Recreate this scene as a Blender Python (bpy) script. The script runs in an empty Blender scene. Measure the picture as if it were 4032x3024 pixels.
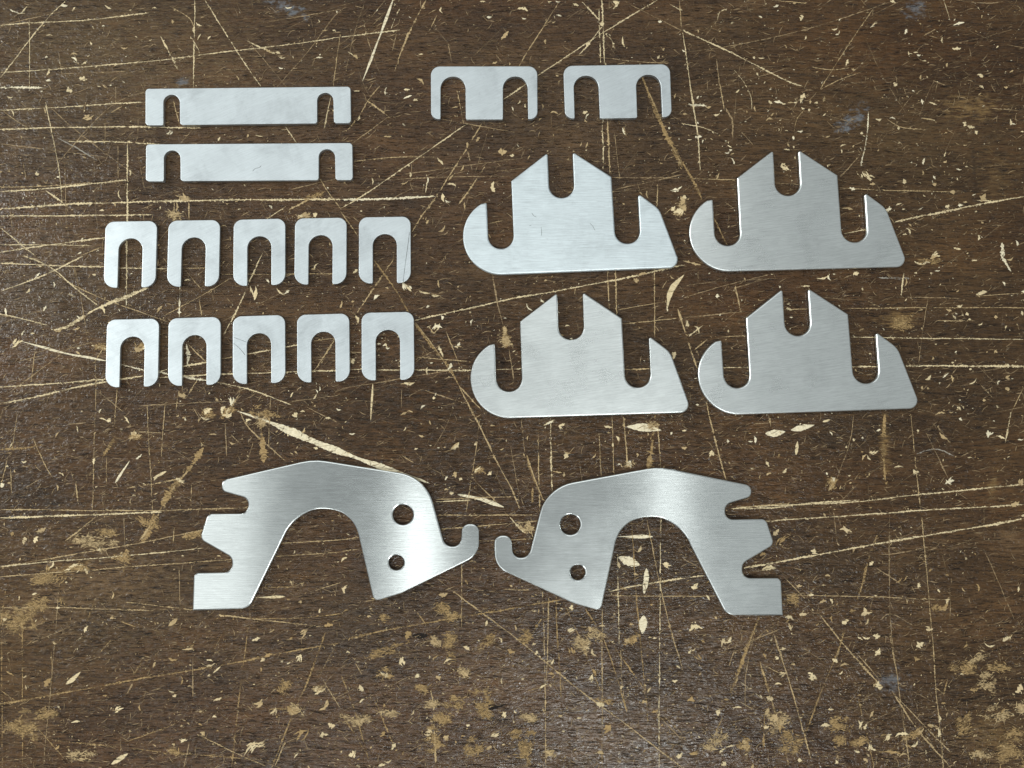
import bpy, bmesh, math, random
import numpy as np
from mathutils import Matrix, Vector

sc = bpy.context.scene
col = sc.collection
rng = random.Random(7)

# ------------------------------------------------------------------ camera
# 1 unit = 10 cm.  Phone held above the bench, tilted five degrees.
F_PX, UNIT = 2900.0, 0.001
TX, TY = 0.08657, 0.00317
ROT = (Matrix.Rotation(TY, 3, 'Y') @ Matrix.Rotation(TX, 3, 'X'))
CAM = ROT @ Vector((0, 0, F_PX * UNIT))
cd = bpy.data.cameras.new('camera')
cam = bpy.data.objects.new('camera', cd)
col.objects.link(cam)
cam.matrix_world = Matrix.Translation(CAM) @ ROT.to_4x4()
cd.sensor_fit = 'HORIZONTAL'
cd.sensor_width = 36.0
cd.lens = 36.0 * F_PX / 4032.0
cd.clip_start, cd.clip_end = 0.05, 200
sc.camera = cam

# ------------------------------------------------------------------ light
w = bpy.data.worlds.new('World')
sc.world = w
w.use_nodes = True
bg = w.node_tree.nodes['Background']
bg.inputs[0].default_value = (0.93, 1.0, 1.0, 1)
bg.inputs[1].default_value = 0.33

def lamp(name, x, y, z, sx, sy, radiance, colr=(0.95, 1.0, 0.99), aim=None):
    l = bpy.data.lights.new(name, 'AREA')
    l.shape = 'RECTANGLE'
    l.size, l.size_y = sx, sy
    l.energy = radiance * math.pi * sx * sy
    l.color = colr
    o = bpy.data.objects.new(name, l)
    col.objects.link(o)
    o.location = (x, y, z)
    if aim:
        d = Vector(aim) - Vector((x, y, z))
        o.rotation_euler = d.to_track_quat('-Z', 'Y').to_euler()
    return o

Z = 20.0
lamp('ceiling_lamp', 4.75, -4.0, Z, 0.8, 13.0, 1.6)
lamp('ceiling_lamp', -2.9, -6.5, Z, 1.1, 11.0, 2.2)
lamp('ceiling_lamp', -10.4, -6.0, Z, 5.0, 15.0, 0.85)
lamp('ceiling_lamp', 3.4, -11.4, Z, 4.6, 3.4, 46.0)
lamp('ceiling_lamp', -7.5, -12.2, Z, 4.4, 3.2, 19.0)
lamp('ceiling_and_fill_panel', -4.0, 10.5, Z, 20.0, 9.0, 1.2)
lamp('ceiling_and_fill_panel', 11.5, 2.0, Z, 10.0, 16.0, 0.14)  # added dim fill, lifts the dark right-hand plates; no known fixture
lamp('window_light', -17, 4.0, 8.5, 6.0, 8.0, 20.0, aim=(0, 0, 0))

sc.view_settings.view_transform = 'Standard'
sc.view_settings.look = 'None'
sc.view_settings.exposure = 0.0
sc.view_settings.gamma = 1.0
sc.cycles.sample_clamp_direct = 4.0
sc.cycles.sample_clamp_indirect = 4.0

# ------------------------------------------------------------------ helpers
def bench_pt(px, py, z=0.0):
    """bench-plane position (units) of a point surveyed in the photograph"""
    d = ROT @ Vector((px - 2016, -(py - 1512), -F_PX))
    t = (z - CAM.z) / d.z
    p = CAM + d * t
    return (p.x, p.y)

def zoom(pts, origin, s, z):
    return [bench_pt(origin[0] + q[0] * s, origin[1] + q[1] * s, z) for q in pts]

def tag(o, label=None, cat=None, group=None, kind=None):
    if label: o['label'] = label
    if cat: o['category'] = cat
    if group: o['group'] = group
    if kind: o['kind'] = kind
    return o

def fillet(corners, n=10):
    """corners: (x, y[, r]); returns a closed outline with rounded corners"""
    out = []
    N = len(corners)
    for i in range(N):
        c = corners[i]
        p = Vector(c[:2]); r = c[2] if len(c) > 2 else 0
        if r <= 0:
            out.append(tuple(p)); continue
        a = Vector(corners[i - 1][:2]) - p
        b = Vector(corners[(i + 1) % N][:2]) - p
        la, lb = a.length, b.length
        a.normalize(); b.normalize()
        ang = math.acos(max(-1, min(1, a.dot(b))))
        if ang > math.pi - 0.02:
            out.append(tuple(p)); continue
        t = r / math.tan(ang / 2)
        p1, p2 = p + a * t, p + b * t
        bis = (a + b).normalized()
        cen = p + bis * (r / math.sin(ang / 2))
        a1 = math.atan2(p1.y - cen.y, p1.x - cen.x)
        a2 = math.atan2(p2.y - cen.y, p2.x - cen.x)
        da = (a2 - a1 + math.pi) % (2 * math.pi) - math.pi
        k = max(3, int(n * abs(da) / 1.2))
        for j in range(k + 1):
            q = a1 + da * j / k
            out.append((cen.x + r * math.cos(q), cen.y + r * math.sin(q)))
    return out

def arc(cx, cy, r, a0, a1, n):
    return [(cx + r * math.cos(math.radians(a0 + (a1 - a0) * i / n)),
             cy + r * math.sin(math.radians(a0 + (a1 - a0) * i / n))) for i in range(n + 1)]

def smooth(pts, n=6):
    """Catmull-Rom through pts (open)"""
    P = [np.array(p, float) for p in pts]
    P = [2 * P[0] - P[1]] + P + [2 * P[-1] - P[-2]]
    out = []
    for i in range(1, len(P) - 2):
        for j in range(n):
            t = j / n
            a, b, c, d = P[i - 1], P[i], P[i + 1], P[i + 2]
            out.append(tuple(0.5 * (2 * b + (c - a) * t + (2 * a - 5 * b + 4 * c - d) * t * t
                                    + (3 * b - a - 3 * c + d) * t ** 3)))
    out.append(tuple(P[-2]))
    return out

def plate_mesh(name, loops, thick, bevel, mat):
    """sheet-metal blank: outline (and holes) extruded, with broken edges"""
    cu = bpy.data.curves.new(name, 'CURVE')
    cu.dimensions = '2D'
    cu.fill_mode = 'BOTH'
    for lp in loops:
        s = cu.splines.new('POLY')
        s.points.add(len(lp) - 1)
        for q, p in zip(lp, s.points):
            p.co = (q[0], q[1], 0, 1)
        s.use_cyclic_u = True
    cu.extrude = thick / 2 - bevel
    cu.bevel_depth = bevel
    cu.bevel_resolution = 2
    cu.offset = -bevel
    o = bpy.data.objects.new(name, cu)
    col.objects.link(o)
    dg = bpy.context.evaluated_depsgraph_get()
    dg.update()
    me = bpy.data.meshes.new_from_object(o.evaluated_get(dg))
    bpy.data.objects.remove(o)
    bpy.data.curves.remove(cu)
    me.transform(Matrix.Translation((0, 0, thick / 2)))
    me.name = name
    bm = bmesh.new(); bm.from_mesh(me)
    bmesh.ops.remove_doubles(bm, verts=bm.verts, dist=1e-5)
    bmesh.ops.recalc_face_normals(bm, faces=bm.faces)
    uv = bm.loops.layers.uv.new('uv')
    for f in bm.faces:
        f.smooth = False
        for l in f.loops:
            l[uv].uv = (l.vert.co.x, l.vert.co.y)
    bm.to_mesh(me); bm.free()
    me.materials.clear()
    me.materials.append(mat)
    return me

# ------------------------------------------------------------------ node helpers
class NT:
    def __init__(s, name):
        s.m = bpy.data.materials.new(name)
        s.m.use_nodes = True
        s.t = s.m.node_tree
        s.b = s.t.nodes['Principled BSDF']
    def n(s, typ, **kw):
        x = s.t.nodes.new(typ)
        for k, v in kw.items():
            setattr(x, k, v)
        return x
    def put(s, sock, v):
        if isinstance(v, bpy.types.NodeSocket): s.t.links.new(v, sock)
        elif v is not None: sock.default_value = v
    def math(s, op, a, b=None, c=None, clamp=False):
        x = s.n('ShaderNodeMath', operation=op, use_clamp=clamp)
        for i, v in enumerate((a, b, c)):
            if v is not None: s.put(x.inputs[i], v)
        return x.outputs[0]
    def mapr(s, v, a, b, c=0.0, d=1.0, smooth=False):
        x = s.n('ShaderNodeMapRange')
        if smooth: x.interpolation_type = 'SMOOTHSTEP'
        s.put(x.inputs[0], v)
        for i, q in enumerate((a, b, c, d)): s.put(x.inputs[i + 1], q)
        return x.outputs[0]
    def mix(s, f, a, b, typ='MIX'):
        x = s.n('ShaderNodeMix', data_type='RGBA', blend_type=typ)
        s.put(x.inputs['Factor'], f)
        for k, v in ((6, a), (7, b)):
            if isinstance(v, tuple) and len(v) == 3: v = v + (1,)
            s.put(x.inputs[k], v)
        return x.outputs[2]
    def mapping(s, vec, sc=(1, 1, 1), rot=0, loc=(0, 0, 0)):
        x = s.n('ShaderNodeMapping')
        s.put(x.inputs['Vector'], vec)
        x.inputs['Scale'].default_value = sc
        x.inputs['Rotation'].default_value = (0, 0, rot)
        s.put(x.inputs['Location'], loc)
        return x.outputs[0]
    def noise(s, vec, scale, detail=3, rough=0.55, dist=0.0):
        x = s.n('ShaderNodeTexNoise')
        s.put(x.inputs['Vector'], vec)
        s.put(x.inputs['Scale'], scale)
        x.inputs['Detail'].default_value = detail
        x.inputs['Roughness'].default_value = rough
        x.inputs['Distortion'].default_value = dist
        return x.outputs[0]
    def bump(s, h, strength, dist, normal=None):
        x = s.n('ShaderNodeBump')
        x.inputs['Strength'].default_value = strength
        x.inputs['Distance'].default_value = dist
        s.put(x.inputs['Height'], h)
        if normal: s.put(x.inputs['Normal'], normal)
        return x.outputs[0]
    def set(s, **kw):
        for k, v in kw.items():
            s.put(s.b.inputs[k.replace('_', ' ')], v)

def metal(name, base, rough, aniso, brush=0.0, brush_amt=0.5, bump=0.04, mottle=0.08, smudge=0.1):
    m = NT(name)
    tc = m.n('ShaderNodeTexCoord')
    oi = m.n('ShaderNodeObjectInfo')
    off = m.n('ShaderNodeVectorMath', operation='SCALE')
    m.put(off.inputs[0], oi.outputs['Location']); off.inputs['Scale'].default_value = 7.3
    uvn = m.n('ShaderNodeVectorMath', operation='ADD')
    m.put(uvn.inputs[0], tc.outputs['Object']); m.put(uvn.inputs[1], off.outputs[0])
    vec = m.mapping(uvn.outputs[0], rot=-brush)
    g1 = m.noise(m.mapping(vec, (9, 240, 1)), 1.0, 4, 0.65)
    g2 = m.noise(m.mapping(vec, (30, 520, 1)), 1.0, 2, 0.6)
    g = m.math('ADD', m.math('MULTIPLY', g1, 0.6), m.math('MULTIPLY', g2, 0.4))
    mot = m.noise(uvn.outputs[0], 9.0, 5, 0.6)
    spk = m.noise(uvn.outputs[0], 70.0, 2, 0.6)
    v = m.math('ADD', m.mapr(g, 0.3, 0.7, 1 - brush_amt * 0.25, 1 + brush_amt * 0.25),
               m.mapr(mot, 0.3, 0.7, -mottle, mottle))
    v = m.math('ADD', v, m.mapr(spk, 0.62, 0.75, 0.0, -mottle * 1.2))
    blot = m.noise(uvn.outputs[0], 6.0, 6, 0.7, 0.6)
    v = m.math('ADD', v, m.mapr(blot, 0.50, 0.66, 0.0, -smudge))
    for k in range(2):
        ln = m.noise(m.mapping(uvn.outputs[0], (3.5, 210, 1), 0.6 + 1.9 * k, (k * 3.1, 0, 0)), 1.0, 2, 0.5)
        gt = m.noise(m.mapping(uvn.outputs[0], (1, 1, 1), 0, (9 * k + 5, 2, 0)), 7.0, 3, 0.6)
        v = m.math('ADD', v, m.math('MULTIPLY', m.math('MULTIPLY', m.mapr(ln, 0.68, 0.74), m.mapr(gt, 0.5, 0.6)), -0.22 if k == 0 else 0.12))
    c = m.mix(1.0, base, m.n('ShaderNodeCombineColor').outputs[0], 'MULTIPLY')
    cc = [n for n in m.t.nodes if n.bl_idname == 'ShaderNodeCombineColor'][0]
    for i in range(3): m.put(cc.inputs[i], v)
    m.set(Base_Color=c, Metallic=1.0, Anisotropic=aniso)
    m.set(Roughness=m.math('ADD', rough, m.mapr(mot, 0.3, 0.7, -0.012, 0.012)))
    tan = m.n('ShaderNodeVectorTransform', vector_type='VECTOR', convert_from='OBJECT', convert_to='WORLD')
    tan.inputs[0].default_value = (math.cos(brush), math.sin(brush), 0)
    m.put(m.b.inputs['Tangent'], tan.outputs[0])
    m.put(m.b.inputs['Anisotropic Rotation'], 0.25)
    m.put(m.b.inputs['Normal'], m.bump(g, bump, 0.004))
    return m.m

MAT_BRACKET = metal('brushed_bracket_steel', (0.72, 0.745, 0.735), 0.165, 0.6, 0.0, 0.8, 0.02, 0.03, 0.05)
MAT_PLATE = metal('brushed_plate_steel', (0.76, 0.785, 0.775), 0.28, 0.65, 0.16, 0.8, 0.04, 0.04, 0.06)
MAT_MATT = metal('matt_plate_steel', (0.70, 0.755, 0.775), 0.5, 0.5, 0.0, 0.8, 0.05, 0.06, 0.10)
MAT_SHIM = metal('mill_finish_steel', (0.63, 0.668, 0.685), 0.43, 0.2, 0.4, 0.45, 0.03, 0.07, 0.14)

# ------------------------------------------------------------------ bench
def bench_material():
    m = NT('worn_varnished_wood')
    tc = m.n('ShaderNodeTexCoord').outputs['Object']
    sep = m.n('ShaderNodeSeparateXYZ'); m.put(sep.inputs[0], tc)
    X, Y = sep.outputs[0], sep.outputs[1]
    warp = m.noise(m.mapping(tc, (0.8, 2.2, 1)), 1.0, 3)
    wv = m.n('ShaderNodeVectorMath', operation='ADD')
    cmb = m.n('ShaderNodeCombineXYZ'); m.put(cmb.inputs[1], m.math('MULTIPLY', warp, 0.12))
    m.put(wv.inputs[0], tc); m.put(wv.inputs[1], cmb.outputs[0])
    gv = wv.outputs[0]
    big = m.noise(m.mapping(tc, (1.0, 2.2, 1)), 1.3, 6, 0.68)
    grain = m.noise(m.mapping(gv, (6.5, 64, 1)), 1.0, 7, 0.78)
    pores = m.noise(m.mapping(gv, (20, 230, 1)), 1.0, 3, 0.6)
    fine = m.noise(m.mapping(gv, (40, 260, 1)), 1.0, 2, 0.6)
    c = m.mix(m.mapr(grain, 0.34, 0.66), (0.0180, 0.0092, 0.0037), (0.072, 0.0395, 0.0158))
    c = m.mix(m.mapr(big, 0.36, 0.66), m.mix(1.0, c, (0.72, 0.66, 0.62), 'MULTIPLY'), m.mix(1.0, c, (1.75, 1.7, 1.6), 'MULTIPLY'))
    red = m.noise(m.mapping(tc, (0.5, 1.0, 1), 0, (3, 1, 0)), 1.2, 4, 0.6)
    c = m.mix(m.mapr(red, 0.42, 0.62), c, m.mix(1.0, c, (1.14, 0.99, 0.87), 'MULTIPLY'))
    c = m.mix(m.mapr(fine, 0.45, 0.75, 0, 0.5), c, (0.11, 0.068, 0.036))
    pm = m.mapr(pores, 0.56, 0.64)
    c = m.mix(m.math('MULTIPLY', pm, 0.6), c, (0.010, 0.006, 0.004))
    # worn-through lacquer and grey smudges, plus broad shade and light painted into the colour
    def patch(px, py, rx, ry, rot, colr, amt, sx, sy):
        nonlocal c
        q = bench_pt(px, py)
        d = m.n('ShaderNodeVectorMath', operation='SUBTRACT')
        m.put(d.inputs[0], tc); d.inputs[1].default_value = (q[0], q[1], 0)
        v = m.mapping(d.outputs[0], (1, 1, 0), -rot)
        v = m.mapping(v, (1 / (rx * UNIT), 1 / (ry * UNIT), 0))
        ln = m.n('ShaderNodeVectorMath', operation='LENGTH'); m.put(ln.inputs[0], v)
        e = m.math('SUBTRACT', 1.0, ln.outputs['Value'])
        nz = m.noise(m.mapping(tc, (sx, sy, 1)), 1.0, 5, 0.7)
        k = m.mapr(m.math('ADD', m.math('MULTIPLY', e, 0.32), m.math('MULTIPLY', m.math('SUBTRACT', nz, 0.5), 1.5)), 0.12, 0.36)
        k = m.math('MULTIPLY', m.math('MULTIPLY', k, amt), m.mapr(e, 0.0, 0.2))
        c = m.mix(k, c, colr)
    tan, ochre, grey = (0.17, 0.10, 0.047), (0.24, 0.145, 0.055), (0.16, 0.175, 0.195)
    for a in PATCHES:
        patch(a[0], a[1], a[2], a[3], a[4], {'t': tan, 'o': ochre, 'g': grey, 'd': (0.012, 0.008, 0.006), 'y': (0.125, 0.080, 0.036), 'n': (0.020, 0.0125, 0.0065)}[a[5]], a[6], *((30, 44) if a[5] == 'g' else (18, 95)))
    m.set(Base_Color=c, Roughness=m.mapr(m.noise(tc, 14, 4, 0.7), 0.3, 0.7, 0.16, 0.34), Specular_IOR_Level=0.32)
    crk = m.noise(m.mapping(tc, (48, 62, 1)), 1.0, 2, 0.6, 1.6)
    amp = m.mapr(m.noise(tc, 2.5, 3, 0.6), 0.3, 0.7, 0.5, 1.3)
    h = m.math('MULTIPLY', crk, amp)
    h = m.math('SUBTRACT', h, m.math('MULTIPLY', pm, 0.5))
    h = m.math('ADD', h, m.math('MULTIPLY', m.noise(tc, 10, 2), 0.8))
    m.put(m.b.inputs['Normal'], m.bump(h, 1.0, 0.0026))
    return m.m

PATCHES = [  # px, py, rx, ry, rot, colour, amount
    (1850, 1600, 1500, 700, 0.0, 'n', 0.6), (2700, 2250, 1100, 450, 0.0, 'n', 0.5), (3300, 1650, 900, 520, 0.0, 'n', 0.45),  # 'n': shade of phone and photographer over the middle, painted into the wood
    (350, 250, 1200, 640, 0.05, 'y', 0.6), (150, 1150, 600, 420, 0.0, 'y', 0.4), (3700, 500, 800, 420, 0.0, 'y', 0.35), (420, 2350, 800, 420, 0.0, 'y', 0.45),  # 'y': lighter worn wood together with brighter light, both in the colour
    (3820, 420, 190, 80, 0.0, 'o', 0.7), (3530, 1260, 130, 60, 0.1, 'o', 0.7),
    (3485, 1760, 32, 190, 0.0, 'o', 0.75), (3910, 1910, 30, 90, -0.2, 'o', 0.5),
    (3350, 475, 120, 55, 0.75, 'g', 0.75), (3610, 35, 75, 65, 0.0, 'g', 0.55), (1140, 35, 130, 45, -0.35, 'g', 0.7),
    (720, 320, 50, 35, 0.0, 'g', 0.5), (3510, 2680, 90, 70, 0.0, 'g', 0.5),
    (3836, 660, 14, 150, 0.0, 'd', 0.5), (3930, 700, 120, 150, 0, 'o', 0.25),
    (120, 2420, 260, 160, 0.1, 't', 0.55), (400, 2300, 380, 130, 0.1, 't', 0.5), (120, 2860, 180, 90, 0.0, 't', 0.7),
    (3980, 2120, 160, 90, 0, 't', 0.6), (1500, 1140, 120, 60, 0, 't', 0.45), (1900, 1060, 150, 45, 0, 't', 0.35),
    (260, 2240, 180, 60, 0.1, 'o', 0.5), (2000, 2640, 300, 130, 0, 't', 0.25), (3900, 2900, 160, 130, 0, 'o', 0.45),
    (880, 1230, 380, 40, 0, 't', 0.3), (60, 600, 60, 200, 0, 't', 0.4), (2650, 80, 300, 90, 0, 't', 0.25), (2950, 15, 150, 40, 0, 't', 0.5),
]

bw = bmesh.new()
bmesh.ops.create_grid(bw, x_segments=1, y_segments=1, size=1)
for v in bw.verts:
    v.co = Vector((v.co.x * 7.0, v.co.y * 5.0, 0))
r = bmesh.ops.extrude_face_region(bw, geom=bw.faces[:])
for v in [g for g in r['geom'] if isinstance(g, bmesh.types.BMVert)]:
    v.co.z -= 0.4
bmesh.ops.recalc_face_normals(bw, faces=bw.faces)
me = bpy.data.meshes.new('workbench')
bw.to_mesh(me); bw.free()
me.materials.append(bench_material())
bench = bpy.data.objects.new('workbench', me)
col.objects.link(bench)
tag(bench, 'dark brown varnished wooden workbench top covered in scratches and chips', kind='structure')

# ------------------------------------------------------------------ scratches, chips, scuffs
def mark_material():
    m = NT('bare_wood_in_scratches')
    at = m.n('ShaderNodeVertexColor', layer_name='tint')
    tc = m.n('ShaderNodeTexCoord').outputs['Object']
    n1 = m.noise(m.mapping(tc, (80, 200, 1)), 1.0, 3, 0.7)
    n2 = m.noise(m.mapping(tc, (20, 30, 1)), 1.0, 3, 0.6)
    c = m.mix(m.mapr(n1, 0.3, 0.7), m.mix(1.0, at.outputs[0], (0.72, 0.66, 0.56), 'MULTIPLY'), at.outputs[0])
    m.set(Base_Color=c, Roughness=0.75, Specular_IOR_Level=0.2)
    k = m.mapr(m.math('ADD', at.outputs['Alpha'], m.math('MULTIPLY', m.math('SUBTRACT', m.math('ADD', m.math('MULTIPLY', n1, 0.6), m.math('MULTIPLY', n2, 0.4)), 0.5), 1.6)), 0.36, 0.72)
    m.set(Alpha=m.math('MULTIPLY', k, m.mapr(at.outputs['Alpha'], 0.0, 0.55, 0.15, 1.0)))
    m.put(m.b.inputs['Normal'], m.bump(n1, 0.4, 0.004))
    return m.m

class Marks:
    def __init__(s): s.v, s.f, s.c = [], [], []
    def vert(s, p, z, c, a):
        s.v.append((p[0], p[1], z)); s.c.append((c[0], c[1], c[2], a)); return len(s.v) - 1
    def ribbon(s, pts, wd, colr, alpha=1.0, taper=0.15, jag=0.45, brk=0.0, step=4.0, feather=False, wander=0.6, bead=0.05):
        """pts in photograph pixels on the bench; wd = width there"""
        P = np.array(smooth(pts, 8) if len(pts) > 2 else pts, float)
        seg = np.linalg.norm(np.diff(P, axis=0), axis=1)
        L = seg.sum()
        if L < 1: return
        cum = np.concatenate([[0], np.cumsum(seg)])
        n = max(3, int(L / step))
        u = np.linspace(0, L, n + 1)
        Q = np.stack([np.interp(u, cum, P[:, 0]), np.interp(u, cum, P[:, 1])], 1)
        D = np.gradient(Q, axis=0); D /= np.linalg.norm(D, axis=1)[:, None] + 1e-9
        Nn = np.stack([-D[:, 1], D[:, 0]], 1)
        z = rng.uniform(0.0004, 0.0012)
        ph = [rng.uniform(0, 6.28) for _ in range(3)]
        prev = None
        gate = 1.0
        for i in range(n + 1):
            t = i / n
            e = min(t, 1 - t)
            tp = min(1, e / taper) if taper > 0 else 1
            tp = tp ** 0.6
            lf = 0.82 + 0.25 * math.sin(u[i] * 0.033 + ph[1]) + 0.2 * math.sin(u[i] * 0.013 + ph[0])
            if brk > 0:
                q = math.sin(u[i] * 0.031 + ph[2]) + math.sin(u[i] * 0.083 + ph[0]) + 0.7 * math.sin(u[i] * 0.19 + ph[1]) + rng.uniform(-0.6, 0.6)
                lf *= min(1.0, max(0.0, (q - (brk * 5.0 - 2.9)) * 0.9))
            ww = wd * tp * 0.5 * max(lf, 0.04)
            wl = ww * (1 + jag * 1.5 * (rng.random() * 2 - 1)) + (wd * 0.7 * rng.random() if rng.random() < bead else 0)
            wr = ww * (1 + jag * 1.5 * (rng.random() * 2 - 1)) + (wd * 0.7 * rng.random() if rng.random() < bead else 0)
            sh = wander * math.sin(u[i] * 0.02 + ph[0]) + wander * 0.6 * math.sin(u[i] * 0.071 + ph[1])
            a = alpha * rng.uniform(0.85, 1.0) * (0.86 + 0.14 * math.sin(u[i] * 0.027 + ph[2]))
            cq = Q[i] + Nn[i] * sh
            lo, ro = cq + Nn[i] * wl, cq - Nn[i] * wr
            k = rng.uniform(0.88, 1.08)
            cc = [q * k for q in colr]
            if feather:
                ids = (s.vert(bench_pt(*lo, z), z, cc, 0), s.vert(bench_pt(*cq, z), z, cc, a), s.vert(bench_pt(*ro, z), z, cc, 0))
            else:
                ids = (s.vert(bench_pt(*lo, z), z, cc, a), s.vert(bench_pt(*ro, z), z, cc, a))
            if prev:
                for j in range(len(ids) - 1):
                    s.f.append((prev[j], prev[j + 1], ids[j + 1], ids[j]))
            prev = ids
    def flake(s, x, y, L, W, ang, colr, alpha=1.0, bend=None, n=5):
        """chip or splinter mark: tapering, bent, ragged"""
        bend = rng.uniform(-0.9, 0.9) if bend is None else bend
        z = rng.uniform(0.0012, 0.0018)
        prev = None
        ca, sa = math.cos(ang), math.sin(ang)
        sk = rng.uniform(0.3, 0.7)
        k = rng.uniform(0.85, 1.1)
        cc = [q * k for q in colr]
        for i in range(n + 1):
            t = i / n
            prof = (t / sk if t < sk else (1 - t) / (1 - sk)) ** 0.7
            wl = W * 0.5 * prof * rng.uniform(0.25, 1.4) + 0.3
            wr = W * 0.5 * prof * rng.uniform(0.25, 1.4) + 0.3
            lx, ly = (t - 0.5) * L, bend * L * 0.5 * (0.25 - (t - 0.5) ** 2) * 2
            ids = []
            for o in (wl, -wr):
                px, py = lx, ly + o
                ids.append(s.vert(bench_pt(x + px * ca - py * sa, y + px * sa + py * ca, z), z, cc, alpha))
            if prev: s.f.append((prev[0], prev[1], ids[1], ids[0]))
            prev = ids
    def worn(s, x, y, W, H, ang, colr, dens=1.0):
        """patch where the varnish has flaked off: a crowd of ragged horizontal splinters"""
        n = int(max(8, min(110, W * H / 34 * dens)))
        ca, sa = math.cos(ang), math.sin(ang)
        cores = [(rng.gauss(0, W * 0.24), rng.gauss(0, H * 0.24)) for _ in range(max(2, int(W * H / 500)))]
        for q in cores:
            if rng.random() < 0.35: continue
            cx, cy = x + q[0] * ca - q[1] * sa, y + q[0] * sa + q[1] * ca
            rx, ry = rng.uniform(7, 15) + W * 0.09, rng.uniform(4, 9) + H * 0.09
            z = rng.uniform(0.0002, 0.0004)
            k = rng.uniform(0.85, 1.1); cc = [v * k for v in colr]
            m_ = 30
            c0 = s.vert(bench_pt(cx, cy, z), z, cc, 0.62)
            ring = []
            for g in range(m_):
                t = 6.283 * g / m_
                f = rng.uniform(0.25, 1.45)
                ring.append(s.vert(bench_pt(cx + rx * f * math.cos(t), cy + ry * f * math.sin(t), z), z, cc, rng.uniform(0.3, 0.66)))
            for g in range(m_):
                s.f.append((c0, ring[g], ring[(g + 1) % m_]))
        for _ in range(n):
            q = rng.choice(cores)
            lx, ly = q[0] + rng.gauss(0, 7 + W * 0.07), q[1] + rng.gauss(0, 4 + H * 0.06)
            s.flake(x + lx * ca - ly * sa, y + lx * sa + ly * ca, rng.uniform(5, 24), rng.uniform(1.2, 5.0),
                    rng.gauss(ang * 0.6, 0.45) if rng.random() < 0.7 else rng.uniform(0, 3.14), colr, rng.uniform(0.45, 0.85), rng.uniform(-0.6, 0.6))
    def build(s, name, mat, parent, label):
        me = bpy.data.meshes.new(name)
        me.from_pydata(s.v, [], s.f)
        ca = me.color_attributes.new('tint', 'FLOAT_COLOR', 'POINT')
        ca.data.foreach_set('color', np.array(s.c, np.float32).ravel())
        me.materials.append(mat)
        o = bpy.data.objects.new(name, me)
        col.objects.link(o)
        o.parent = parent
        o['kind'] = 'stuff'; o['label'] = label
        return o

S = 1344 / 2212
CREAM, PALE, TAN, OCH, DIM, GRY, DRK = ((0.73, 0.60, 0.38), (0.82, 0.73, 0.54), (0.50, 0.37, 0.205), (0.39, 0.265, 0.125),
                                        (0.36, 0.26, 0.15), (0.34, 0.31, 0.27), (0.012, 0.008, 0.006))
COL = {'c': CREAM, 'p': PALE, 't': TAN, 'o': OCH, 'd': DIM, 'g': GRY, 'k': DRK}
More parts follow.
